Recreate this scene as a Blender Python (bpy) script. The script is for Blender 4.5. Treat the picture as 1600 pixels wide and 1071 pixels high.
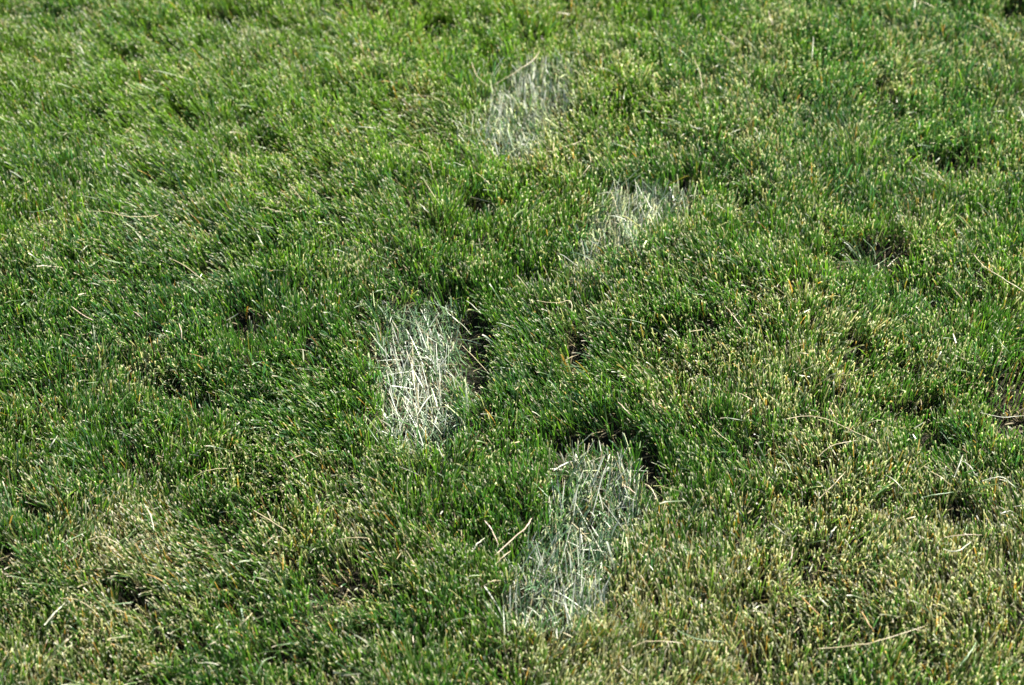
import bpy, math, random
import numpy as np

for o in list(bpy.data.objects):
    bpy.data.objects.remove(o)
scene = bpy.context.scene
COL = scene.collection
R = math.radians
rng = np.random.default_rng(7)
random.seed(7)

# ------------------------------------------------------------------ camera
CAM_H, PITCH, LENS, SENSOR = 1.50, R(42.0), 65.0, 36.0
cam_d = bpy.data.cameras.new('camera')
cam = bpy.data.objects.new('camera', cam_d)
COL.objects.link(cam)
cam.location = (0, 0, CAM_H)
cam.rotation_euler = (R(90) - PITCH, 0, 0)
cam_d.lens, cam_d.sensor_width = LENS, SENSOR
cam_d.clip_start, cam_d.clip_end = 0.05, 500
cam_d.dof.use_dof = True
cam_d.dof.focus_distance = 2.14
cam_d.dof.aperture_fstop = 4.8
scene.camera = cam

# ------------------------------------------------------------------ sky and sun
SUN_EL, SUN_AZ = R(43), R(38)            # azimuth measured from +Y (away from the viewer) towards +X
w = bpy.data.worlds.new('World')
scene.world = w
w.use_nodes = True
nt = w.node_tree
sky = nt.nodes.new('ShaderNodeTexSky')
sky.sky_type = 'NISHITA'
sky.sun_disc = False
sky.sun_elevation = SUN_EL
sky.sun_rotation = SUN_AZ
bg = nt.nodes['Background']
bg.inputs['Strength'].default_value = 0.05
nt.links.new(sky.outputs[0], bg.inputs[0])
sd = bpy.data.lights.new('sun', 'SUN')
sd.energy = 5.0
sd.angle = R(0.53)
sd.color = (1.0, 0.94, 0.84)
sun = bpy.data.objects.new('sun', sd)
COL.objects.link(sun)
from mathutils import Vector
S = Vector((math.sin(SUN_AZ) * math.cos(SUN_EL), math.cos(SUN_AZ) * math.cos(SUN_EL), math.sin(SUN_EL)))
sun.rotation_euler = S.to_track_quat('Z', 'Y').to_euler()
sun.location = S * 10
vs = scene.view_settings
vs.view_transform = 'Standard'
vs.look = 'None'
vs.gamma = 1
vs.use_curve_mapping = False
vs.exposure = 2.0
scene.cycles.max_bounces = 8
scene.cycles.transmission_bounces = 6

# ------------------------------------------------------------------ places: photo (1600 x 1071) <-> lawn
CANOPY = 0.036
def to_ground(px, py, z=CANOPY):
    k = SENSOR / LENS / 1600.0
    a, b = (np.asarray(px, float) - 800) * k, (535.5 - np.asarray(py, float)) * k
    dy = math.cos(PITCH) + b * math.sin(PITCH)
    dz = -math.sin(PITCH) + b * math.cos(PITCH)
    t = (z - CAM_H) / dz
    return a * t, dy * t
def to_photo(x, y, z=CANOPY):
    zz = z - CAM_H
    dep = y * math.cos(PITCH) - zz * math.sin(PITCH)
    up = y * math.sin(PITCH) + zz * math.cos(PITCH)
    k = 1600.0 * LENS / SENSOR
    return 800 + x / dep * k, 535.5 - up / dep * k

def vnoise(x, y, scale, seed):
    r = np.random.default_rng(seed)
    g = r.uniform(-1, 1, (128, 128))
    u, v = x / scale + 40.3, y / scale + 17.7
    i, j = np.floor(u).astype(int), np.floor(v).astype(int)
    f, h = u - i, v - j
    f, h = f * f * (3 - 2 * f), h * h * (3 - 2 * h)
    g00, g10 = g[i % 128, j % 128], g[(i + 1) % 128, j % 128]
    g01, g11 = g[i % 128, (j + 1) % 128], g[(i + 1) % 128, (j + 1) % 128]
    return (g00 * (1 - f) + g10 * f) * (1 - h) + (g01 * (1 - f) + g11 * f) * h

def blob(u, v, cx, cy, rx, ry, ang=0.0, p=2.0):
    """1 in the middle of an ellipse in photo coordinates, 0 outside"""
    c, s = math.cos(R(ang)), math.sin(R(ang))
    a, b = u - cx, v - cy
    d = np.sqrt(((a * c + b * s) / rx) ** 2 + ((-a * s + b * c) / ry) ** 2)
    return np.clip(1 - d, 0, 1) ** (1 / p) * (d < 1)

# footprints: outline in photo pixels
PRINTS = [
    dict(poly=[(612, 472), (655, 462), (700, 470), (730, 488), (735, 540), (728, 600), (722, 660), (700, 706), (655, 716), (612, 696), (590, 640), (586, 570), (594, 510)],
         z=1.0, axis=(0.05, 1.0), pale=1.0, flat=.94, n=300),
    dict(poly=[(880, 722), (930, 706), (985, 716), (1014, 752), (1008, 808), (985, 850), (962, 900), (940, 968), (870, 996), (790, 982), (778, 940), (822, 880), (862, 820), (862, 765)],
         z=1.0, axis=(0.35, 1.0), pale=0.75, flat=.7, n=300),
    dict(poly=[(945, 306), (1000, 292), (1062, 296), (1084, 318), (1064, 352), (1026, 368), (985, 392), (930, 418), (892, 424), (905, 385), (930, 345)],
         z=0.7, axis=(0.3, 1.0), pale=1.0, flat=.5, n=260),
    dict(poly=[(790, 112), (845, 88), (896, 104), (892, 150), (876, 205), (838, 246), (776, 244), (738, 208), (752, 158)],
         z=0.6, axis=(0.3, 1.0), pale=1.0, flat=.5, n=260),
]
for P in PRINTS:
    g = [to_ground(a, b, 0.02) for a, b in P['poly']]
    P['g'] = np.array([(float(a), float(b)) for a, b in g])
def poly_dist(x, y, poly):
    """signed distance to a polygon, positive inside (metres)"""
    d = np.full(x.shape, 1e9)
    ins = np.zeros(x.shape, bool)
    n = len(poly)
    for i in range(n):
        ax, ay = poly[i]
        bx, by = poly[(i + 1) % n]
        ex, ey = bx - ax, by - ay
        t = np.clip(((x - ax) * ex + (y - ay) * ey) / (ex * ex + ey * ey), 0, 1)
        d = np.minimum(d, np.hypot(x - ax - t * ex, y - ay - t * ey))
        c = ((ay > y) != (by > y)) & (x < (bx - ax) * (y - ay) / (by - ay + 1e-12) + ax)
        ins ^= c
    return np.where(ins, d, -d)

# dark hollows in the turf (photo px): centre, radii, tilt, strength
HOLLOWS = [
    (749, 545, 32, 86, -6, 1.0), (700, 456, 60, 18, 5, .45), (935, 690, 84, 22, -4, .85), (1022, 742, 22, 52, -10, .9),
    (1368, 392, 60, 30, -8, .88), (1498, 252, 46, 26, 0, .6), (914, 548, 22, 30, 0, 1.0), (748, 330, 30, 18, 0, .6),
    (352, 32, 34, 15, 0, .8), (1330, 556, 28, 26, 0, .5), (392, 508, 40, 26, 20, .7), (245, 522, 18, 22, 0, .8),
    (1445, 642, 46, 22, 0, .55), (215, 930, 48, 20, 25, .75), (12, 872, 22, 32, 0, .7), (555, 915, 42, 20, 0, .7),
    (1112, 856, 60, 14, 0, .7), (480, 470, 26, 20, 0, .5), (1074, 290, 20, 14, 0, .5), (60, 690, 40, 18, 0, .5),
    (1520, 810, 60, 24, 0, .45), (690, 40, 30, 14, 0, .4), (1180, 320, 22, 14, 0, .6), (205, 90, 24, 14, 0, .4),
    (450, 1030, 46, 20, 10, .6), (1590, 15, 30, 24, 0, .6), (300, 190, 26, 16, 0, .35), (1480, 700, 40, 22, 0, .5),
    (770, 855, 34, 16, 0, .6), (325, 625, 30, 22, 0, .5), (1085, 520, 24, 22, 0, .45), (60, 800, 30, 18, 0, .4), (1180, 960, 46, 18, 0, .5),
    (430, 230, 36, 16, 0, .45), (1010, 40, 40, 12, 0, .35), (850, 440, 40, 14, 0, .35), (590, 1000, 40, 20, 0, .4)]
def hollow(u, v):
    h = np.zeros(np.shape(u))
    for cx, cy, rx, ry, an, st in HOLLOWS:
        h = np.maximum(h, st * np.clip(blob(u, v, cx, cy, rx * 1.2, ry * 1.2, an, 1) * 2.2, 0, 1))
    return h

X0, X1, Y0, Y1 = -0.9, 0.9, 0.9, 2.7        # the part of the lawn built blade by blade
def terrain(x, y, prints=True):
    z = 0.0060 * vnoise(x, y, 0.17, 11) + 0.0035 * vnoise(x, y, 0.06, 12) + 0.006 * vnoise(x, y, 0.45, 13)
    e = np.minimum(np.minimum(x - X0, X1 - x), np.minimum(y - Y0, Y1 - y))
    f = np.clip(e / 0.08, 0, 1)
    z = z * f
    hu, hv = to_photo(x, y, 0.02)
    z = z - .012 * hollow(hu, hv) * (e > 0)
    if prints:
        for P in PRINTS:
            d = poly_dist(x, y, P['g'])
            z = z - 0.009 * P['z'] * (.3 + .7 * P['flat']) * np.clip(d / 0.012, 0, 1)
    return z

# ------------------------------------------------------------------ materials
def mat_new(name):
    m = bpy.data.materials.new(name)
    m.use_nodes = True
    for n in list(m.node_tree.nodes):
        if n.type != 'OUTPUT_MATERIAL':
            m.node_tree.nodes.remove(n)
    return m, m.node_tree, m.node_tree.nodes['Material Output']

def blade_material(name, rough, trans, spec, colour=None, vary=0.0, bump=0.0):
    m, t, out = mat_new(name)
    N, L = t.nodes.new, t.links.new
    p = N('ShaderNodeBsdfPrincipled')
    p.inputs['Roughness'].default_value = rough
    p.inputs['Specular IOR Level'].default_value = spec
    tr = N('ShaderNodeBsdfTranslucent')
    mx = N('ShaderNodeMixShader')
    mx.inputs[0].default_value = trans
    if colour is None:
        a = N('ShaderNodeAttribute')
        a.attribute_name = 'tint'
        src = a.outputs['Color']
    else:
        rgb = N('ShaderNodeRGB')
        rgb.outputs[0].default_value = (*colour, 1)
        src = rgb.outputs[0]
    nz = N('ShaderNodeTexNoise')
    nz.inputs['Scale'].default_value = 420
    tc = N('ShaderNodeTexCoord')
    L(tc.outputs['Object'], nz.inputs['Vector'])
    hs = N('ShaderNodeHueSaturation')
    mr = N('ShaderNodeMapRange')
    mr.inputs['To Min'].default_value = 1 - vary
    mr.inputs['To Max'].default_value = 1 + vary
    L(nz.outputs['Fac'], mr.inputs['Value'])
    L(mr.outputs[0], hs.inputs['Value'])
    L(src, hs.inputs['Color'])
    L(hs.outputs[0], p.inputs['Base Color'])
    # light that has passed through a blade is yellower and stronger in green
    gm = N('ShaderNodeMix')
    gm.data_type = 'RGBA'
    gm.blend_type = 'MULTIPLY'
    gm.inputs[0].default_value = 1
    L(hs.outputs[0], gm.inputs[6])
    gm.inputs[7].default_value = (1.35, 1.5, 0.95, 1)
    L(gm.outputs[2], tr.inputs['Color'])
    L(p.outputs[0], mx.inputs[1])
    L(tr.outputs[0], mx.inputs[2])
    L(mx.outputs[0], out.inputs['Surface'])
    return m

M_grass = blade_material('grass_blades', 0.45, 0.42, 0.4, vary=0.2)
M_press = blade_material('pressed_blades', 0.40, 0.15, 0.5, vary=0.2)
M_thatch = blade_material('thatch', 0.75, 0.10, 0.2, vary=0.3)

def soil_material():
    m, t, out = mat_new('soil')
    N, L = t.nodes.new, t.links.new
    tc = N('ShaderNodeTexCoord')
    n1 = N('ShaderNodeTexNoise'); n1.inputs['Scale'].default_value = 90; n1.inputs['Detail'].default_value = 6
    L(tc.outputs['Object'], n1.inputs['Vector'])
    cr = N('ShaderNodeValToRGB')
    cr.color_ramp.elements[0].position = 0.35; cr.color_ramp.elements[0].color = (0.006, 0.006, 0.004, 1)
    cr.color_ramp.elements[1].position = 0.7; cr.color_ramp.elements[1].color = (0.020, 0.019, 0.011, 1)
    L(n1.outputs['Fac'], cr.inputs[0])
    # far away, where single blades are no longer built, the sheet is turf-coloured
    n2 = N('ShaderNodeTexNoise'); n2.inputs['Scale'].default_value = 7; n2.inputs['Detail'].default_value = 8
    L(tc.outputs['Object'], n2.inputs['Vector'])
    c2 = N('ShaderNodeValToRGB')
    c2.color_ramp.elements[0].position = 0.3; c2.color_ramp.elements[0].color = (0.030, 0.060, 0.014, 1)
    c2.color_ramp.elements[1].position = 0.75; c2.color_ramp.elements[1].color = (0.085, 0.115, 0.035, 1)
    L(n2.outputs['Fac'], c2.inputs[0])
    vm = N('ShaderNodeVectorMath'); vm.operation = 'LENGTH'
    L(tc.outputs['Object'], vm.inputs[0])
    mr = N('ShaderNodeMapRange'); mr.inputs['From Min'].default_value = 5.0; mr.inputs['From Max'].default_value = 6.0
    L(vm.outputs['Value'], mr.inputs['Value'])
    mx = N('ShaderNodeMix'); mx.data_type = 'RGBA'
    L(mr.outputs[0], mx.inputs[0]); L(cr.outputs[0], mx.inputs[6]); L(c2.outputs[0], mx.inputs[7])
    p = N('ShaderNodeBsdfPrincipled'); p.inputs['Roughness'].default_value = 0.95
    p.inputs['Specular IOR Level'].default_value = 0.15
    L(mx.outputs[2], p.inputs['Base Color'])
    b = N('ShaderNodeBump'); b.inputs['Strength'].default_value = 0.8; b.inputs['Distance'].default_value = 0.004
    L(n1.outputs['Fac'], b.inputs['Height']); L(b.outputs[0], p.inputs['Normal'])
    L(p.outputs[0], out.inputs['Surface'])
    return m
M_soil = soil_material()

# ------------------------------------------------------------------ mesh helpers
def raw_mesh(name, verts, quads, col, mat, smooth=True):
    me = bpy.data.meshes.new(name)
    nv, nf = len(verts), len(quads)
    me.vertices.add(nv)
    me.vertices.foreach_set('co', np.ascontiguousarray(verts, np.float32).ravel())
    me.loops.add(nf * 4)
    me.loops.foreach_set('vertex_index', np.ascontiguousarray(quads, np.int32).ravel())
    me.polygons.add(nf)
    me.polygons.foreach_set('loop_start', np.arange(0, nf * 4, 4, dtype=np.int32))
    me.polygons.foreach_set('loop_total', np.full(nf, 4, np.int32))
    me.update(calc_edges=True)
    if smooth:
        me.polygons.foreach_set('use_smooth', np.ones(nf, bool))
    if col is not None:
        at = me.attributes.new('tint', 'FLOAT_COLOR', 'POINT')
        at.data.foreach_set('color', np.concatenate([col, np.ones((nv, 1))], 1).astype(np.float32).ravel())
    me.materials.append(mat)
    me.validate()
    return me

S_ROWS = np.array([0, .36, .66, .90, 1.0])
def blades(x, y, z, ld, a0, a1, length, width, twist, body, tip, tipw=0.55, root_dark=None, tip_rows=1, rows=S_ROWS, kink=None):
    """ribbons of grass: leaning direction ld (rad), angle from vertical a0 at the foot to a1 at the top"""
    n, K = len(x), len(rows)
    dx, dy = np.cos(ld), np.sin(ld)
    px, pz = np.zeros((n, K)), np.zeros((n, K))
    for k in range(1, K):
        sm = 0.5 * (rows[k] + rows[k - 1])
        a = a0 + (a1 - a0) * sm
        ds = (rows[k] - rows[k - 1]) * length
        px[:, k] = px[:, k - 1] + np.sin(a) * ds
        pz[:, k] = pz[:, k - 1] + np.cos(a) * ds
    V = np.zeros((n, K, 2, 3))
    C = np.zeros((n, K, 2, 3))
    for k in range(K):
        a = a0 + (a1 - a0) * rows[k]
        tw = twist * (0.4 + 0.6 * rows[k])
        # w0: level, across the lean; n0: across both
        w0 = np.stack([-dy, dx, 0 * dx], 1)
        n0 = np.stack([np.cos(a) * dx, np.cos(a) * dy, -np.sin(a)], 1)
        wv = w0 * np.cos(tw)[:, None] + n0 * np.sin(tw)[:, None]
        prof = [0.7, 1.0, 1.0, 0.85, tipw][k] if K == 5 else np.interp(rows[k], [0, .3, .88, 1], [.7, 1, .9, tipw])
        c = np.stack([x + dx * px[:, k], y + dy * px[:, k], z + pz[:, k]], 1)
        if kink is not None:
            c += kink[:, k, :]
        hw = (0.5 * width * prof)[:, None]
        V[:, k, 0], V[:, k, 1] = c - wv * hw, c + wv * hw
        if k >= K - tip_rows:
            cc = tip
        elif k == 0 and root_dark is not None:
            cc = root_dark
        else:
            cc = body
        C[:, k, 0] = C[:, k, 1] = cc
    base = (np.arange(n) * K * 2)[:, None]
    q = []
    for k in range(K - 1):
        q.append(np.concatenate([base + 2 * k, base + 2 * k + 1, base + 2 * k + 3, base + 2 * k + 2], 1))
    Q = np.stack(q, 1).reshape(-1, 4)
    return V.reshape(-1, 3), Q, C.reshape(-1, 3)

def palette(n, dry, yellow, blue, r):
    """a colour of its own for each blade"""
    G = np.array([0.039, 0.105, 0.014]); YG = np.array([0.112, 0.205, 0.016]); BG = np.array([0.040, 0.115, 0.050])
    ST = np.array([0.330, 0.285, 0.180]); OR = np.array([0.300, 0.150, 0.035]); OL = np.array([0.105, 0.140, 0.042])
    c = np.tile(G, (n, 1))
    def mixin(mask, col, lo, hi):
        f = r.uniform(lo, hi, n)[:, None] * mask[:, None]
        return c * (1 - f) + col * f
    q = r.random(n)
    c = mixin((q < yellow), YG, .4, 1.0)
    q = r.random(n)
    c = mixin((q < blue), BG, .5, 1.0)
    q = r.random(n)
    c = mixin((q < dry * .8), OL, .3, 1.0)
    q = r.random(n)
    c = mixin((q < dry * .33), ST, .3, 1.0)
    q = r.random(n)
    c = mixin((q < dry * .09 + .01), OR, .4, .9)
    return c * r.uniform(.72, 1.3, n)[:, None]

def tips(n, body, dry, r):
    T = np.array([0.52, 0.455, 0.335]); T2 = np.array([0.58, 0.56, 0.47]); T3 = np.array([.44, .28, .13])
    q = r.random(n)[:, None]
    t = np.where(q < .55, T, np.where(q < .93, T2, T3))
    f = np.clip(r.uniform(-.45, 1.0, n) + dry * 1.2, 0, 1)[:, None]
    return body * (1 - f) + t * f * r.uniform(.7, 1.15, n)[:, None]

def tag(o, label=None, cat=None, group=None, kind=None):
    if label: o['label'] = label
    if cat: o['category'] = cat
    if group: o['group'] = group
    if kind: o['kind'] = kind
def link(name, me, parent=None, loc=(0, 0, 0)):
    o = bpy.data.objects.new(name, me)
    COL.objects.link(o)
    o.location = loc
    if parent: o.parent = parent
    return o

# ------------------------------------------------------------------ ground
def axis(lo, hi, step):
    mid = np.arange(lo, hi + 1e-6, step)
    out = 0.05 * 1.35 ** np.arange(0, 27)
    out = np.cumsum(out)
    return np.concatenate([lo - out[::-1], mid, hi + out])
gx, gy = axis(X0, X1, 0.01), axis(Y0, Y1, 0.01)
GX, GY = np.meshgrid(gx, gy, indexing='ij')
inside = (GX > X0) & (GX < X1) & (GY > Y0) & (GY < Y1)
GZ = np.where(inside, terrain(GX, GY) + 0.0015 * vnoise(GX, GY, 0.012, 3), 0.0)
nx, ny = len(gx), len(gy)
ii, jj = np.meshgrid(np.arange(nx - 1), np.arange(ny - 1), indexing='ij')
v00 = (ii * ny + jj).ravel()
gq = np.stack([v00, v00 + ny, v00 + ny + 1, v00 + 1], 1)
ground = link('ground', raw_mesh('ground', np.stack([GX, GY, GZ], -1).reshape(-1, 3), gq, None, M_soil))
tag(ground, kind='structure')

# ------------------------------------------------------------------ upright lawn, blade by blade
def zones(u, v):
    """dryness / yellowness / blueness / lean across the lawn, as the turf itself varies"""
    un, vn = u / 1600, v / 1071
    dry = 0.12 + 0.78 * np.clip(vn - .52, 0, 1) + 0.14 * np.clip(un - .45, 0, 1) \
        + .42 * blob(u, v, 1330, 930, 420, 230) + .26 * blob(u, v, 420, 820, 380, 160) + .20 * blob(u, v, 1060, 150, 220, 110) \
        + .18 * blob(u, v, 1290, 640, 260, 100) + .22 * blob(u, v, 930, 1010, 220, 90) - .10 * blob(u, v, 380, 180, 520, 260) - .20 * blob(u, v, 260, 500, 620, 230) \
        + .16 * blob(u, v, 1180, 530, 320, 100) + .5 * blob(u, v, 1585, 615, 50, 60) + .28 * blob(u, v, 1240, 900, 110, 70) + .15 * blob(u, v, 800, 1050, 900, 120) + .3 * blob(u, v, 210, 840, 90, 60)
    for (kx, ky, kr) in ((1025, 628, 22), (895, 482, 18), (742, 418, 30), (1215, 42, 30), (1388, 128, 34), (650, 150, 30), (590, 98, 26), (1445, 575, 30), (1090, 640, 26), (450, 850, 40), (100, 425, 16), (560, 930, 30), (1150, 1010, 60), (1500, 870, 50), (860, 250, 40)):
        dry = dry + .5 * blob(u, v, kx, ky, kr * 1.3, kr)
    yel = .16 + .9 * blob(u, v, 280, 60, 800, 380) + .22 * blob(u, v, 650, 30, 900, 150) + .2 * blob(u, v, 1060, 130, 180, 100)
    blue = .10 + .16 * blob(u, v, 300, 500, 560, 200) + .35 * blob(u, v, 1380, 130, 400, 200) + .28 * blob(u, v, 590, 960, 160, 70) + .3 * blob(u, v, 1420, 900, 160, 80) \
        + .25 * blob(u, v, 60, 850, 160, 120) + .30 * blob(u, v, 900, 900, 140, 110) + .2 * blob(u, v, 150, 20, 220, 60) + .25 * blob(u, v, 960, 400, 130, 60)
    return np.clip(dry * .85, .03, 1), np.clip(yel, 0, 1), np.clip(blue, 0, 1)

DENS = 112000      # blades per square metre
area = (X1 - X0) * (Y1 - Y0)
N = int(DENS * area)
bx, by = rng.uniform(X0, X1, N), rng.uniform(Y0, Y1, N)
# blades stand in tillers: pull them a little towards shared feet
cell = 0.011
cx, cy = np.floor(bx / cell), np.floor(by / cell)
hx = np.modf(np.abs(np.sin(cx * 12.9898 + cy * 78.233) * 43758.5453))[0]
hy = np.modf(np.abs(np.sin(cx * 39.346 + cy * 11.135) * 24634.6345))[0]
bx = bx * .62 + (cx + hx) * cell * .38
by = by * .62 + (cy + hy) * cell * .38
u, v = to_photo(bx, by, 0.02)
k = (rng.random(N) < .5) | ((u > -160) & (u < 1760) & (v > -110) & (v < 1230))
bx, by, u, v = bx[k], by[k], u[k], v[k]
N = len(bx)
H = hollow(u, v)
clump = vnoise(bx, by, 0.028, 21)
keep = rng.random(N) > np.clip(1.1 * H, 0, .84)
keep &= rng.random(N) > .6 * np.clip(-clump - .15, 0, 1) + .7 * np.clip(-vnoise(bx, by, .013, 23) - .2, 0, 1)
pin, flat, pal = np.full(N, -1.0), np.zeros(N), np.zeros(N)
for P in PRINTS:
    d = poly_dist(bx, by, P['g'])
    flat = np.where(d > -.05, P['flat'], flat)
    pal = np.where(d > -.05, P['pale'], pal)
    pin = np.maximum(pin, d)
pin = pin + .017 * vnoise(bx, by, .03, 61) + .008 * vnoise(bx, by, .009, 32)
keep &= ~(rng.random(N) < np.clip((pin + .006) / .030, 0, 1) * .93 * flat)
thin = np.clip(blob(u, v, 1590, 620, 60, 70) * 1.2, 0, .8)
keep &= rng.random(N) > thin
bx, by, u, v, H, clump, pin, flat, pal = [q[keep] for q in (bx, by, u, v, H, clump, pin, flat, pal)]
n = len(bx)
dry, yel, blue = zones(u, v)
dry = np.clip(dry + (.08 + .22 * np.clip(v / 1071 - .4, 0, 1)) * 2 * vnoise(bx, by, .13, 45) + .20 * vnoise(bx, by, .05, 41) + .13 * vnoise(bx, by, .018, 42), .02, 1)
yel = np.clip(yel + .2 * vnoise(bx, by, .07, 43), 0, 1)
blue = np.clip(blue + .14 * vnoise(bx, by, .09, 44), 0, 1)
ln = 0.037 * (1 + .22 * clump + .12 * vnoise(bx, by, .07, 22)) * rng.normal(1, .16, n)
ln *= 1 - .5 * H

ln = np.where(pin > 0, ln * (1 - .45 * flat), ln)
ln = np.clip(ln, .008, .06)
# shared lean of the turf plus a lean of its own
lx = .26 * vnoise(bx, by, .11, 51) + .20 * vnoise(bx, by, .035, 52) - .34 * blob(u, v, 230, 230, 520, 300) - .36 * blob(u, v, 880, 580, 200, 100) \
    - .45 * blob(u, v, 300, 900, 230, 110) - .25 * blob(u, v, 560, 640, 200, 130) + .25 * blob(u, v, 1480, 560, 160, 120) - .1
ly = .26 * vnoise(bx, by, .12, 53) + .20 * vnoise(bx, by, .035, 54) + .05
lx += rng.normal(0, .22, n)
ly += rng.normal(0, .22, n)
ld, la = np.arctan2(ly, lx), np.minimum(np.hypot(lx, ly), 1.15)
# toward hollows the blades lean out of the gap
a0 = la * .45
a1 = la * 1.25 + rng.uniform(-.1, .55, n) ** 2
wild = rng.random(n) < .06
a1 = np.where(wild, a1 + rng.uniform(.4, 1.3, n), a1)
ln = np.where(wild, ln * rng.uniform(1.0, 1.5, n), ln)
body = palette(n, dry, yel, blue, rng)
body = np.where((wild & (rng.random(n) < .5))[:, None], body * .5 + np.array([.15, .19, .12]) * .5, body)
tipc = tips(n, body, dry, rng)
# trodden blades show bluish, paler sides; the sun's sheen is painted on as white
soft = np.clip((pin + .012) / .034, 0, 1) * pal
q = rng.random(n)
sheen_white = np.array([.60, .61, .53]) * rng.uniform(.4, 1.25, n)[:, None]
blu = np.array([.075, .17, .07]) * rng.uniform(.7, 1.3, n)[:, None]
body = np.where((q < soft * .42)[:, None], sheen_white, np.where((q < soft * .56)[:, None], blu, body))
tipc = np.where((q < soft * .56)[:, None], body * 1.1, tipc)
root = body * .55 + np.array([.16, .13, .07]) * .45
V, Q, C = blades(bx, by, terrain(bx, by) - .002, ld, a0, a1, ln, rng.uniform(.0007, .0015, n) * np.where(rng.random(n) < .06, 1.5, 1), rng.normal(0, .9, n),
                 body, tipc, root_dark=root, rows=np.array([0, .5, .90, .945, 1.0]), tipw=1.1, tip_rows=2)
grass = link('grass', raw_mesh('grass', V, Q, C, M_grass))
tag(grass, 'short mown green grass with tan cut tips covering the whole lawn', 'grass', kind='stuff')

# thatch: dead bits lying between the feet of the blades
n = 42000
tx, ty = rng.uniform(X0, X1, n), rng.uniform(Y0, Y1, n)
u, v = to_photo(tx, ty, 0.01)
k = rng.random(n) > hollow(u, v) * .9
tx, ty, u, v = tx[k], ty[k], u[k], v[k]
n = len(tx)
ta = rng.uniform(0, 2 * np.pi, n)
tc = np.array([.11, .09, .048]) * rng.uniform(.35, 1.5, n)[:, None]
a0 = rng.uniform(.9, 1.45, n)
V, Q, C = blades(tx, ty, terrain(tx, ty) + rng.uniform(0, .004, n), ta, a0, a0 + rng.uniform(-.2, .5, n),
                 rng.uniform(.01, .03, n), rng.uniform(.001, .0022, n), rng.normal(0, .7, n), tc, tc * 1.1, rows=np.array([0, .5, 1.0]))
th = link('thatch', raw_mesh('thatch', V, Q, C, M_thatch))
tag(th, 'brown dead thatch lying between the feet of the grass blades', 'thatch', kind='stuff')

# clippings: short pale scraps resting in the top of the turf
n = 2600
tx, ty = rng.uniform(X0, X1, n), rng.uniform(Y0, Y1, n)
u, v = to_photo(tx, ty)
d, _, _ = zones(u, v)
k = rng.random(n) < .2 + .9 * d
tx, ty = tx[k], ty[k]
n = len(tx)
ta = rng.uniform(0, 2 * np.pi, n)
sel = rng.random(n)[:, None]
tc = np.where(sel < .5, np.array([.36, .30, .17]), np.where(sel < .8, np.array([.28, .29, .20]), np.array([.13, .20, .08]))) * rng.uniform(.6, 1.2, n)[:, None]
a0 = rng.uniform(1.1, 1.6, n)
V, Q, C = blades(tx, ty, terrain(tx, ty) + rng.uniform(.018, .034, n), ta, a0, a0 + rng.uniform(-.2, .5, n),
                 np.clip(rng.gamma(3, .004, n), .004, .03), rng.uniform(.0008, .0016, n), rng.normal(0, .7, n), tc, tc, rows=np.array([0, .5, 1.0]))
cl = link('grass_clippings', raw_mesh('grass_clippings', V, Q, C, M_press))
tag(cl, 'short pale dry mowing clippings strewn over the top of the lawn', 'clippings', kind='stuff')

# the same turf goes on round about: tiles of blades set side by side
TILE = 0.30
def tile(seed):
    r = np.random.default_rng(seed)
    n = 8600
    x, y = r.uniform(-TILE / 2, TILE / 2, n), r.uniform(-TILE / 2, TILE / 2, n)
    a = r.uniform(0, 2 * np.pi, n); l = np.abs(r.normal(0, .35, n))
    full = np.full(n, 1.0)
    body = palette(n, full * .28, full * .25, full * .2, r)
    wl = r.random(n) < .06
    l = l + wl * r.uniform(.3, .9, n)
    V, Q, C = blades(x, y, 0 * x - .002, a, l * .5, l * 1.3, .037 * (1 + .14 * vnoise(x, y, .03, 91)) * r.normal(1, .16, n), r.uniform(.0007, .0016, n), r.normal(0, .9, n),
                     body, tips(n, body, full * .28, r), rows=np.array([0, .5, .9, .945, 1.0]), tipw=1.1, tip_rows=2)
    return raw_mesh('turf_tile', V, Q, C, M_grass)
pts, rot = [], []
r = np.random.default_rng(5)
for i in range(-20, 21):
    for j in range(-18, 23):
        x, y = i * TILE + TILE / 2, j * TILE + TILE / 2
        if X0 - .01 < x < X1 + .01 and Y0 - .01 < y < Y1 + .01:
            continue
        pts.append((x, y, 0)); rot.append(r.integers(0, 4) * math.pi / 2)
pm = bpy.data.meshes.new('turf_points')
pm.from_pydata(pts, [], [])
at = pm.attributes.new('turn', 'FLOAT', 'POINT')
at.data.foreach_set('value', rot)
turf = link('turf', pm)
tag(turf, 'mown lawn going on beyond the edges of the photographed patch', 'grass', kind='stuff')
ng = bpy.data.node_groups.new('turf_tiles', 'GeometryNodeTree')
ng.interface.new_socket('Geometry', in_out='INPUT', socket_type='NodeSocketGeometry')
ng.interface.new_socket('Geometry', in_out='OUTPUT', socket_type='NodeSocketGeometry')
gi, go = ng.nodes.new('NodeGroupInput'), ng.nodes.new('NodeGroupOutput')
iop = ng.nodes.new('GeometryNodeInstanceOnPoints')
na = ng.nodes.new('GeometryNodeInputNamedAttribute'); na.data_type = 'FLOAT'; na.inputs[0].default_value = 'turn'
cx_ = ng.nodes.new('ShaderNodeCombineXYZ')
ng.links.new(na.outputs[0], cx_.inputs[2])
ng.links.new(gi.outputs[0], iop.inputs['Points'])
# the tile mesh enters through a mesh primitive-free route: an object that is itself part of the turf
tile_ob = bpy.data.objects.new('turf_tile', tile(3))
oi = ng.nodes.new('GeometryNodeObjectInfo'); oi.inputs['Object'].default_value = tile_ob
ng.links.new(oi.outputs['Geometry'], iop.inputs['Instance'])
ng.links.new(cx_.outputs[0], iop.inputs['Rotation'])
ng.links.new(iop.outputs[0], go.inputs[0])
md = turf.modifiers.new('tiles', 'NODES')
md.node_group = ng

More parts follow.
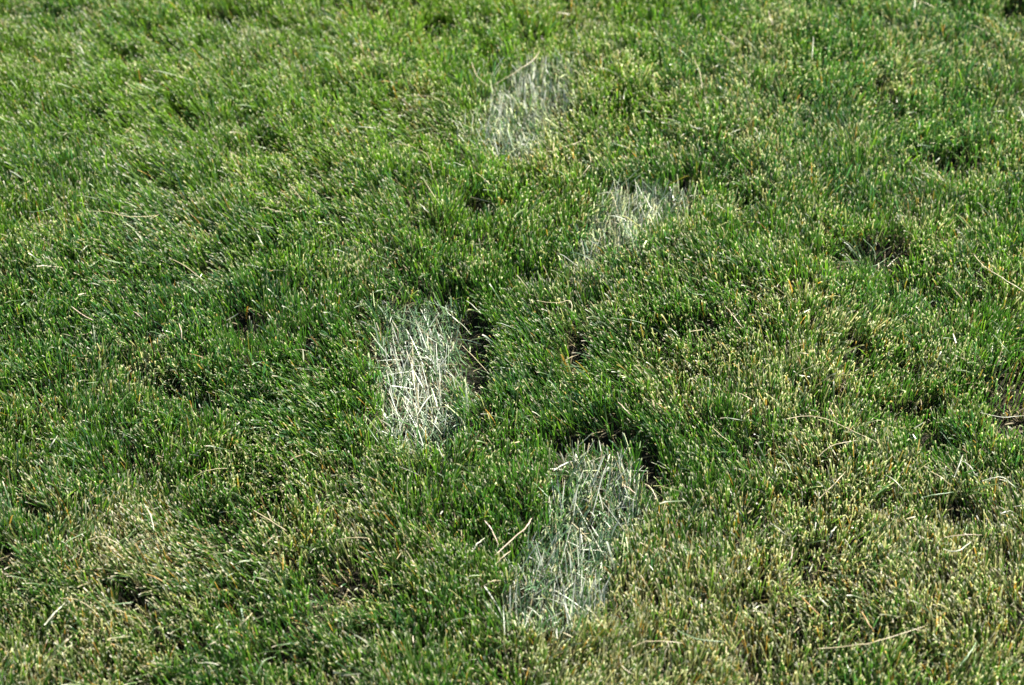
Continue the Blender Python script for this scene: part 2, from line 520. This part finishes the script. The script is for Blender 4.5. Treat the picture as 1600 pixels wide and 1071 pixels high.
# ------------------------------------------------------------------ footprints: pressed, pale blades
LAB = [
    ('long bright footprint of whitish flattened blades left of centre with black right edge', 'footprint'),
    ('nearest footprint of grey-green flattened blades at lower middle with dark shadow behind', 'footprint'),
    ('small silvery footprint of bluish blades right of centre and above the middle', 'footprint'),
    ('farthest faint footprint of greyish blades under the V of two straws', 'footprint'),
]
def single_blade(x, y, z, ld, a0, a1, ln, wd, tw, body, tip, parent, name, mat, rows=np.array([0, .25, .5, .75, 1.0]), loc0=(0, 0)):
    A = lambda q: np.array([q], float)
    V, Q, C = blades(A(0), A(0), A(0), A(ld), A(a0), A(a1), A(ln), A(wd), A(tw), np.array([body]), np.array([tip]), rows=rows)
    return link(name, raw_mesh(name, V, Q, C, mat), parent, (x - loc0[0], y - loc0[1], z))
for P, (lab, cat) in zip(PRINTS, LAB):
    g = P['g']
    c = g.mean(0)
    e = bpy.data.objects.new('footprint', None)
    e.empty_display_size = .05
    COL.objects.link(e)
    e.location = (c[0], c[1], 0)
    tag(e, lab, cat, 'footprints crossing the lawn')
    lo, hi = g.min(0) - .022, g.max(0) + .022
    ar = (hi[0] - lo[0]) * (hi[1] - lo[1])
    n = int(ar * (54000 if P is PRINTS[0] else 68000) * P['flat'] ** .5)
    x, y = rng.uniform(lo[0], hi[0], n), rng.uniform(lo[1], hi[1], n)
    d = poly_dist(x, y, g) + .015 * vnoise(x, y, .03, 61) + .007 * vnoise(x, y, .009, 62)
    uu, vv = to_photo(x, y, .01)
    k = (rng.random(n) < np.clip((d + .012) / .028, 0, 1) ** 1.5) & (rng.random(n) > 1.3 * hollow(uu, vv)) & (rng.random(n) > .9 * np.clip(-vnoise(x, y, .022, 63) - .1, 0, 1))
    x, y, d = x[k], y[k], d[k]
    u, v = to_photo(x, y, .01)
    n = len(x)
    pale = P['pale']
    # the share of blades painted white as sun sheen differs over the print
    if P is PRINTS[0]:
        wpos = blob(u, v, 648, 622, 66, 112, -4, 1) * 1.35 + .08
    elif P is PRINTS[1]:
        wpos = .34 + .55 * blob(u, v, 940, 760, 75, 55) + 0.6 * blob(u, v, 865, 945, 95, 50)
    elif P is PRINTS[2]:
        wpos = .5 + .5 * blob(u, v, 1000, 330, 80, 40)
    else:
        wpos = .65 + .4 * blob(u, v, 825, 150, 60, 60)
    wpos = np.clip(wpos, 0, 1)
    BG = np.array([.070, .150, .065]); GR = np.array([.055, .12, .03]); WH = np.array([.46, .49, .41]); ST = np.array([.32, .28, .16]); GG = np.array([.19, .27, .17])
    q = rng.random(n)[:, None]
    w_ = (wpos * pale)[:, None]
    col = np.where(q < w_ * .47, WH, np.where(q < w_ * .62 + .04, ST, np.where(q < w_ * .70 + .16, GG, np.where(q < .68, BG, GR))))
    col = col * rng.uniform(.65, 1.2, n)[:, None]
    ax = math.atan2(P['axis'][1], P['axis'][0])
    ld = ax + np.where(rng.random(n) < .85, rng.normal(.25, .38, n), rng.uniform(-np.pi, np.pi, n))
    ld = ld + np.where(rng.random(n) < .4, np.pi, 0)
    a0 = rng.uniform(.7, 1.25, n) - .6 * (1 - P['flat'])
    a1 = a0 + rng.uniform(.0, .55, n)
    a1 = np.minimum(a1, 1.72)
    ln = rng.uniform(.022, .046, n) * np.where(rng.random(n) < .12, 1.3, 1)
    # none of them may lie under the standing turf outside
    ex, ey = x + np.cos(ld) * ln * .95, y + np.sin(ld) * ln * .95
    de = poly_dist(ex, ey, g)
    flip = de < -.016
    ld = np.where(flip, ld + np.pi, ld)
    ex, ey = x + np.cos(ld) * ln * .95, y + np.sin(ld) * ln * .95
    de = poly_dist(ex, ey, g)
    ln = np.where(de < -.018, ln * .65, ln)
    z = terrain(x, y) + rng.uniform(0, .010, n)
    wd = rng.uniform(.0005, .0012, n) * np.where(rng.random(n) < .10, 1.6, 1)
    tw = rng.normal(-.25, .45, n)
    tipc = col * .6 + np.array([.45, .38, .24]) * .4
    m = min(P['n'] // 2, n)
    # the palest, topmost ones are parts of their own
    score = z * 60 + col.sum(1) * 1.2 + ln * 10 + rng.normal(0, .2, n)
    order = np.argsort(-score)
    top, rest = order[:m], order[m:]
    V, Q, C = blades(x[rest] - c[0], y[rest] - c[1], z[rest], ld[rest], a0[rest], a1[rest], ln[rest], wd[rest], tw[rest], col[rest], tipc[rest])
    o = link('flattened_grass', raw_mesh('flattened_grass', V, Q, C, M_press), e)
    tag(o, kind='stuff')
    for i in top:
        single_blade(x[i], y[i], z[i] + .003, ld[i], a0[i], a1[i], ln[i] * 1.05, wd[i] * 1.05, tw[i], col[i], tipc[i], e, 'blade', M_press, loc0=c)

# ------------------------------------------------------------------ coarse tufts, arching over hollows
TUFTS = [
    (1352, 402, 26, .055, 'dark', 'arching dark green tuft around the black hollow in the upper right', (-.3, 1.0)),
    (1545, 600, 22, .055, 'pale', 'splayed pale tuft beside the bleached bare patch at the right edge', (-.8, .8)),
    (170, 880, 24, .055, 'pale', 'bent over coarse tuft beside the brown patch at lower left', (.9, .3)),
    (608, 500, 18, .045, 'blue', 'stiff blue-green tuft at the top left corner of the bright footprint', (0, 1)),
    (1500, 775, 18, .055, 'pale', 'loose tuft of thin wiry blades near the right edge low down', (.5, 1)),
    (330, 1010, 20, .055, 'dark', 'dark blue-green tuft bending over near the bottom left', (.9, 0)),
    (900, 735, 16, .045, 'white', 'whitish spiky tuft at the top left of the nearest footprint', (-.5, .8)),
    (1490, 415, 18, .05, 'dark', 'low sprawling green tuft right of the arching dark tuft', (.9, -.2)),
]
for (px, py, nb, L0, kind, lab, bias) in TUFTS:
    gx_, gy_ = [float(q) for q in to_ground(px, py, .012)]
    z0 = float(terrain(np.array([gx_]), np.array([gy_]))[0])
    e = bpy.data.objects.new('grass_tuft', None)
    e.empty_display_size = .03
    COL.objects.link(e)
    e.location = (gx_, gy_, z0)
    tag(e, lab, 'grass tuft', 'coarse tufts in the lawn')
    for i in range(nb):
        ld = math.atan2(bias[1], bias[0]) + random.gauss(0, 1.0)
        rr, ra = .012 * math.sqrt(random.random()), random.uniform(0, 6.28)
        base = {'dark': (.030, .078, .014), 'pale': (.12, .19, .07), 'blue': (.08, .16, .07), 'white': (.30, .33, .24)}[kind]
        if random.random() < .2 and kind != 'dark': base = (.24, .21, .12)
        b = np.array(base) * random.uniform(.7, 1.3)
        single_blade(rr * math.cos(ra), rr * math.sin(ra), 0, ld, random.uniform(.2, .6), random.uniform(1.1, 1.9),
                     L0 * random.uniform(.75, 1.25), random.uniform(.0010, .0018), random.gauss(0, .6), b, b * .7 + np.array([.12, .1, .05]), e, 'blade', M_grass)

# ------------------------------------------------------------------ straws and single blades lying on the lawn
TAN, WHT, GRN, ORG, PIN = (.38, .325, .19), (.37, .38, .28), (.15, .23, .11), (.34, .20, .06), (.42, .33, .24)
def straw_mesh(pts3, width, colour, name):
    """a stalk: slightly flattened round section, thinner to its ends, with a node or two"""
    P = np.array(pts3)
    seg = [P[0]]
    m = len(P)
    for i in range(m - 1):
        p0, p1, p2, p3 = P[max(i - 1, 0)], P[i], P[i + 1], P[min(i + 2, m - 1)]
        for t in (.25, .5, .75, 1.0):
            seg.append(.5 * ((2 * p1) + (-p0 + p2) * t + (2 * p0 - 5 * p1 + 4 * p2 - p3) * t * t + (-p0 + 3 * p1 - 3 * p2 + p3) * t ** 3))
    Cn = np.array(seg)
    K, sides = len(Cn), 6
    Cn[1:-1] += np.random.default_rng(int(width * 1e7) + K).normal(0, width * .22, (K - 2, 3))
    T = np.gradient(Cn, axis=0)
    T /= np.linalg.norm(T, axis=1)[:, None] + 1e-12
    V, Cc = [], []
    for k in range(K):
        s = k / (K - 1)
        side = np.cross(T[k], (0, 0, 1)); side /= np.linalg.norm(side) + 1e-9
        up = np.cross(side, T[k])
        wdt = width * .5 * (.55 + .45 * math.sin(math.pi * min(1, .18 + s * .8)))
        if k in (K // 3,): wdt *= 1.25
        for a in range(sides):
            an = 2 * math.pi * a / sides
            V.append(Cn[k] + side * math.cos(an) * wdt + up * math.sin(an) * wdt * .45)
            Cc.append(np.array(colour) * (1 + .18 * math.sin(k * 2.3 + width * 9e3)) * (.82 if k == K // 3 else 1))
    Q = []
    for k in range(K - 1):
        for a in range(sides):
            b = (a + 1) % sides
            Q.append((k * sides + a, k * sides + b, (k + 1) * sides + b, (k + 1) * sides + a))
    nv = len(V)
    for k0 in (0, (K - 1) * sides):                    # close the ends
        Q.append((k0, k0 + 1, k0 + 2, k0 + 3)); Q.append((k0, k0 + 3, k0 + 4, k0 + 5))
    return V, Q, Cc
STRAWS = [
 # px points, width mm, colour, label
 ([(737,97),(741,110),(749,123),(764,136)],1.9,TAN,'left arm of the V of straws above the farthest footprint'),
 ([(843,81),(834,93),(810,110),(768,135)],2.4,TAN,'right and longer arm of the V of straws above the farthest footprint'),
 ([(574,88),(597,98),(619,101)],1.8,TAN,'kinked tan straw lying left of the V of straws near the top'),
 ([(619,101),(624,97),(629,89)],1.8,TAN,'short tan stub rising from the kinked straw left of the V'),
 ([(635,149),(672,151),(692,159),(705,169)],1.3,TAN,'thin horizontal straw left of the farthest footprint'),
 ([(608,223),(638,228),(665,240),(673,256),(677,273)],1.6,TAN,'long hooked straw curving down left of and below the farthest footprint'),
 ([(560,198),(574,199),(588,201)],2.8,WHT,'short broad white clipping left of the farthest footprint'),
 ([(709,254),(718,257),(726,260)],2.2,WHT,'small white clipping below left of the farthest footprint'),
 ([(744,270),(756,279),(768,290)],1.7,TAN,'slanting straw straight below the farthest footprint'),
 ([(662,280),(672,297),(685,316)],1.4,TAN,'thin steep straw below the long hooked straw'),
 ([(656,319),(663,326),(670,333)],2.2,WHT,'short white clipping at the foot of the thin steep straw'),
 ([(921,240),(922,258),(905,278)],2.0,TAN,'curved pale straw like a bracket between the two upper footprints'),
 ([(874,231),(892,226),(911,221)],1.6,TAN,'nearly level straw just right of the farthest footprint'),
 ([(866,218),(865,233),(874,248)],1.7,TAN,'small upright curved straw at the lower right of the farthest footprint'),
 ([(1009,145),(1029,157),(1053,155)],1.4,TAN,'thin bent straw in the yellowish turf right of the farthest footprint'),
 ([(935,303),(950,301),(966,302)],1.8,WHT,'level whitish blade on the top left of the small silvery footprint'),
 ([(776,150),(784,160),(793,170)],1.5,PIN,'pinkish straw slanting across the farthest footprint'),
 ([(1124,51),(1138,62),(1151,74)],2.0,TAN,'straight tan straw near the top, right of centre'),
 ([(1430,-4),(1429,8),(1428,18)],2.6,WHT,'short upright white straw at the top edge on the right'),
 ([(1431,1),(1446,5),(1462,13)],2.2,TAN,'tan straw running right from the white straw at the top edge'),
 ([(1549,23),(1562,36),(1576,50)],1.6,GRN,'pale green slanting stalk near the top right corner'),
 ([(1519,39),(1532,45),(1547,53)],1.8,TAN,'tan straw left of the pale green stalk in the top right corner'),
 ([(1085,94),(1094,115),(1097,140)],2.0,TAN,'steep tan straw in the yellowish turf at the upper right'),
 ([(1271,57),(1270,74),(1269,92)],1.7,WHT,'thin upright whitish straw at the upper right'),
 ([(1200,17),(1204,29),(1208,40)],1.7,PIN,'short pinkish upright straw near the top right of centre'),
 ([(1435,84),(1448,80),(1463,77)],1.8,GRN,'short green blade lying level at the upper right'),
 ([(1553,175),(1560,174),(1568,173)],2.2,WHT,'small level white clipping near the right edge above the dark hollow'),
 ([(1592,167),(1597,177),(1603,188)],2.2,WHT,'whitish straw leaving the picture at the right edge above the dark hollow'),
 ([(1453,262),(1464,272),(1477,285)],1.5,TAN,'thin straw slanting into the left of the upper right dark hollow'),
 ([(1116,318),(1124,323),(1133,328)],2.2,WHT,'short white clipping right of the small silvery footprint'),
 ([(1077,195),(1086,200),(1098,201)],3.4,WHT,'broad white scrap of blade halfway between small footprint and top'),
 ([(1140,210),(1148,205),(1157,202)],2.2,WHT,'small white clipping right of the broad white scrap'),
 ([(137,330),(169,332),(192,337),(218,339),(246,337)],2.0,TAN,'long level straw on the left side above the middle'),
 ([(47,331),(67,330),(86,323)],1.9,GRN,'pale curved blade left of the long level straw'),
 ([(12,101),(30,103),(51,111)],1.7,TAN,'curved straw near the left edge close to the top'),
 ([(30,8),(44,4),(62,5)],2.0,TAN,'arched straw in the top left corner'),
 ([(423,251),(434,268),(438,281)],1.6,GRN,'bent pale green blade in the upper left quarter'),
 ([(450,287),(462,300),(475,316)],1.9,TAN,'tan slanting straw below the bent pale green blade'),
 ([(484,72),(503,73),(520,76),(540,88)],2.0,GRN,'pale green blade arching near the top left of centre'),
 ([(32,289),(40,286),(50,282)],1.6,TAN,'short tan straw above the pale curved blade at the left edge'),
 ([(124,71),(127,78),(131,86)],2.6,WHT,'short steep white clipping in the upper left'),
 ([(417,136),(423,142),(429,149)],2.6,WHT,'white clipping in the bright green turf at upper left'),
 ([(113,480),(128,492),(146,501)],2.1,PIN,'pinkish curved straw at the left side at mid height'),
 ([(264,403),(290,417),(318,439)],2.1,TAN,'long straight straw slanting down right in the left half'),
 ([(208,487),(215,491),(223,498)],1.7,PIN,'short pink straw right of the pinkish curved straw'),
 ([(160,438),(170,439),(183,439)],1.5,TAN,'thin level straw above the pinkish curved straw'),
 ([(137,444),(146,443),(156,446)],2.4,WHT,'broad level pale clipping left of the thin level straw'),
 ([(126,395),(131,389),(137,383)],2.2,WHT,'white clipping rising to the right, upper left of the pale level clipping'),
 ([(279,505),(283,517),(284,531)],2.4,PIN,'upright pinkish straw beside the small dark hollow at left'),
 ([(294,553),(307,555),(322,561)],1.7,ORG,'reddish straw below the upright pinkish straw'),
 ([(402,366),(405,373),(411,384)],2.6,WHT,'whitish scrap above the middle in the left half'),
 ([(78,699),(83,690),(90,681)],2.8,WHT,'white clipping standing out near the left edge below the middle'),
 ([(471,450),(475,457),(480,464)],1.8,TAN,'short tan straw above the dark gaps left of the bright footprint'),
 ([(461,547),(470,546),(481,549)],1.4,TAN,'short level straw left of the bright footprint'),
 ([(478,703),(487,709),(497,714)],2.1,WHT,'white blade lying lower left of the bright footprint'),
 ([(504,709),(515,705),(528,704)],1.9,GRN,'level pale blade just right of the white blade, lower left of the bright footprint'),
 ([(729,470),(740,479),(752,491)],2.2,WHT,'white straw at the top right corner of the bright footprint'),
 ([(700,490),(718,504),(736,523)],1.5,WHT,'thin white straw crossing the black right edge of the bright footprint'),
 ([(722,540),(742,560),(764,584)],1.3,TAN,'fine straw hanging over the black gap right of the bright footprint'),
 ([(955,497),(982,500),(1010,507)],2.0,GRN,'pale green level blade right of centre'),
 ([(839,470),(868,474),(890,470),(894,484)],1.9,TAN,'straw bent square at its right end near the centre'),
 ([(965,628),(974,637),(985,648)],2.2,PIN,'pale pink straw above the shadow of the nearest footprint'),
 ([(570,659),(580,676),(592,693)],1.8,GRN,'pale blade slanting beside the lower left of the bright footprint'),
 ([(1046,513),(1053,518),(1061,526)],1.9,WHT,'whitish clipping right of the pale green level blade'),
 ([(1521,396),(1537,416),(1566,434),(1604,459)],2.2,TAN,'long straight straw running off the right edge'),
 ([(1133,478),(1146,494),(1160,512)],1.9,TAN,'lone straight slanting straw right of centre at mid height'),
 ([(1229,655),(1259,650),(1290,655),(1327,671),(1372,693)],1.8,TAN,'longest straw, arching from left to right in the right half'),
 ([(1279,713),(1296,699),(1318,692),(1341,688)],1.7,TAN,'curved straw just under the longest arching straw'),
 ([(1070,445),(1080,458),(1104,461)],1.3,GRN,'thin bent pale stalk between the small footprint and the centre right'),
 ([(1160,651),(1168,643),(1177,637)],1.9,TAN,'short straw rising right, left of the longest arching straw'),
 ([(1348,373),(1365,390),(1368,408)],1.1,GRN,'hair-thin stalk arching over the upper right black hollow'),
 ([(1354,418),(1370,414),(1388,403)],1.2,GRN,'thin level stalk at the lower rim of the upper right black hollow'),
 ([(1150,613),(1163,618),(1177,626)],1.7,TAN,'small straw above the short straw left of the longest one'),
 ([(1509,419),(1514,427),(1520,434)],1.8,GRN,'short pale blade left under the straw that runs off the right edge'),
 ([(1183,439),(1196,437),(1211,438)],1.6,GRN,'level pale blade left of the upper right black hollow'),
 ([(1296,638),(1301,646),(1307,656)],2.2,PIN,'short pale straw touching the longest arching straw from above'),
 ([(1112,667),(1126,680),(1142,693)],1.6,TAN,'slanting straw right of the shadow of the nearest footprint'),
 ([(1532,645),(1566,652),(1604,650)],1.6,WHT,'pale level stalk under the bleached patch at the right edge'),
 ([(1552,523),(1564,536),(1577,552)],1.6,GRN,'pale stalk slanting above the bleached patch at the right edge'),
 ([(98,860),(106,846),(135,831)],1.5,GRN,'thin arching pale stalk left of the brown patch at lower left'),
 ([(138,844),(159,839),(174,844),(187,852)],2.0,TAN,'arched tan straw over the brown patch at lower left'),
 ([(397,798),(419,812),(448,830)],2.1,TAN,'straight tan straw slanting in the tan turf at lower left'),
 ([(69,977),(84,960),(101,943)],3.4,WHT,'thick white straw near the bottom left corner'),
 ([(93,935),(112,936),(132,943),(156,963)],2.0,TAN,'bent tan stalk touching the top of the thick white straw'),
 ([(376,977),(384,968),(394,958)],2.8,TAN,'broad tan clipping rising right near the bottom left'),
 ([(411,855),(420,844),(430,838)],1.6,TAN,'short curved straw under the straight tan straw at lower left'),
 ([(401,1053),(412,1034),(431,1026)],2.0,GRN,'pale green arched blade near the bottom left of centre'),
 ([(225,788),(236,808),(240,830)],2.2,WHT,'steep whitish blade above the brown patch at lower left'),
 ([(303,746),(321,736),(355,732)],1.6,TAN,'thin level straw above the tan turf at lower left'),
 ([(229,897),(246,904),(264,914)],2.2,ORG,'brown straw in the dark gap at lower left'),
 ([(165,948),(185,944),(208,941)],2.2,GRN,'pale blade lying level beside the dark gap near the bottom left'),
 ([(310,1036),(325,1036),(342,1039)],2.0,WHT,'pale blade at the bottom edge of the dark tuft at bottom left'),
 ([(757,813),(768,829),(779,852)],2.6,PIN,'pinkish straw, left one of the crossed pair by the nearest footprint'),
 ([(831,810),(820,826),(800,843),(773,868)],2.6,PIN,'long pinkish straw, right one of the crossed pair by the nearest footprint'),
 ([(798,861),(786,870),(772,884)],2.2,TAN,'tan straw lying just below the crossed pair of pinkish straws'),
 ([(737,862),(746,850),(757,841)],3.0,WHT,'broad whitish clipping left of the crossed pair of pinkish straws'),
 ([(756,916),(768,909),(781,907)],2.0,TAN,'short tan straw left of the lower end of the nearest footprint'),
 ([(526,844),(550,840),(575,841)],1.7,TAN,'level tan straw below the bright footprint'),
 ([(988,1011),(1010,1003),(1038,1002),(1068,1005)],1.9,TAN,'long level straw near the bottom edge right of centre'),
 ([(969,1025),(972,1042),(993,1056)],1.8,TAN,'hooked straw under the long level straw at the bottom'),
 ([(931,845),(936,857),(944,869)],2.6,WHT,'white clipping on the middle of the nearest footprint'),
 ([(889,711),(897,716),(906,726)],2.0,WHT,'white straw at the top left of the nearest footprint'),
 ([(973,757),(982,763),(993,771)],3.2,PIN,'broad pinkish scrap on the upper right of the nearest footprint'),
 ([(1008,756),(1018,764),(1027,781)],1.9,TAN,'bent straw at the right rim of the nearest footprint'),
 ([(834,754),(845,765),(858,778)],1.9,GRN,'pale green stalk slanting into the left rim of the nearest footprint'),
 ([(1280,779),(1300,760),(1321,737)],2.3,TAN,'straight tan straw rising right in the lower right quarter'),
 ([(1491,746),(1498,728),(1505,710)],1.8,WHT,'steep thin whitish stalk near the right edge below the middle'),
 ([(1501,719),(1516,729),(1525,744)],1.9,WHT,'curved whitish stalk crossing the steep thin stalk near the right edge'),
 ([(1454,737),(1470,746),(1486,759)],1.8,TAN,'straw slanting left of the steep thin stalk near the right edge'),
 ([(1386,743),(1398,752),(1412,766)],2.1,WHT,'whitish slanting straw in the lower right quarter'),
 ([(1535,752),(1552,747),(1568,747),(1588,763)],1.8,WHT,'bent white stalk closest to the right edge below the middle'),
 ([(1440,778),(1462,773),(1490,769)],2.2,GRN,'pale green blade lying level near the right edge'),
 ([(1296,840),(1300,831),(1307,823)],3.0,WHT,'broad white clipping in the lower right quarter'),
 ([(1204,818),(1216,826),(1230,837)],1.9,WHT,'thin slanting stalk left of the broad white clipping at lower right'),
 ([(1058,985),(1087,998),(1130,1003)],2.2,GRN,'long pale green curved blade near the bottom, right of centre'),
 ([(1250,931),(1264,945),(1282,962)],2.4,ORG,'orange straw slanting in the lower right quarter'),
 ([(1346,956),(1355,971),(1366,989)],2.2,ORG,'steep brownish straw right of the orange straw'),
 ([(1500,1040),(1510,1028),(1518,1016),(1525,1004)],2.6,GRN,'broad green blade rising near the bottom right corner'),
 ([(1231,884),(1236,872),(1239,855)],1.8,PIN,'steep pale straw above the tan patch at lower right'),
 ([(1278,1014),(1343,1008),(1384,998),(1449,977)],1.9,TAN,'very long faint straw along the bottom right'),
 ([(1218,710),(1229,722),(1240,743)],1.7,GRN,'pale green curved stalk left of the tan straw at lower right'),
 ([(1474,858),(1495,862),(1517,847)],3.0,WHT,'V-bent white blade near the right edge at lower right'),
 ([(1280,933),(1286,940),(1294,948)],3.2,WHT,'broad bluish white clipping just right of the orange straw'),
 ([(1583,792),(1592,791),(1604,789)],2.0,WHT,'white straw leaving the picture at the right edge low down'),
 ([(1475,840),(1505,836),(1534,836)],1.5,PIN,'thin level straw above the V-bent white blade'),
]
for (pp, wmm, colr, lab) in STRAWS:
    m = len(pp)
    pts = []
    zt = CANOPY + random.uniform(-.001, .0035)
    for i, (a, b) in enumerate(pp):
        s = i / (m - 1)
        zz = zt + .004 * math.sin(math.pi * s) + random.uniform(-.0008, .0008)
        gx_, gy_ = to_ground(a, b, zz)
        zl = float(terrain(np.array([float(gx_)]), np.array([float(gy_)]), False)[0])
        inp = max(float(poly_dist(np.array([float(gx_)]), np.array([float(gy_)]), P['g'])[0]) for P in PRINTS)
        if inp > .01 and len(pp) == 3 and colr in (WHT, PIN): zz = .017 + .003 * s
        zz += zl
        gx_, gy_ = to_ground(a, b, zz)
        pts.append((float(gx_), float(gy_), zz))
    c = np.mean(pts, axis=0)
    f = random.uniform(.85, 1.15)
    V, Q, Cc = straw_mesh(np.array(pts) - c, wmm * .001 * .58, [q * f for q in colr], 'straw')
    nm = 'green_clipping' if colr is GRN else ('clipping' if wmm >= 2.2 and colr is WHT else 'straw')
    o = link(nm, raw_mesh(nm, np.array(V), np.array(Q), np.array(Cc), M_press), None, tuple(c))
    tag(o, lab, {'green_clipping': 'grass blade', 'clipping': 'clipping', 'straw': 'straw'}[nm], 'loose straws and blades lying on the lawn')
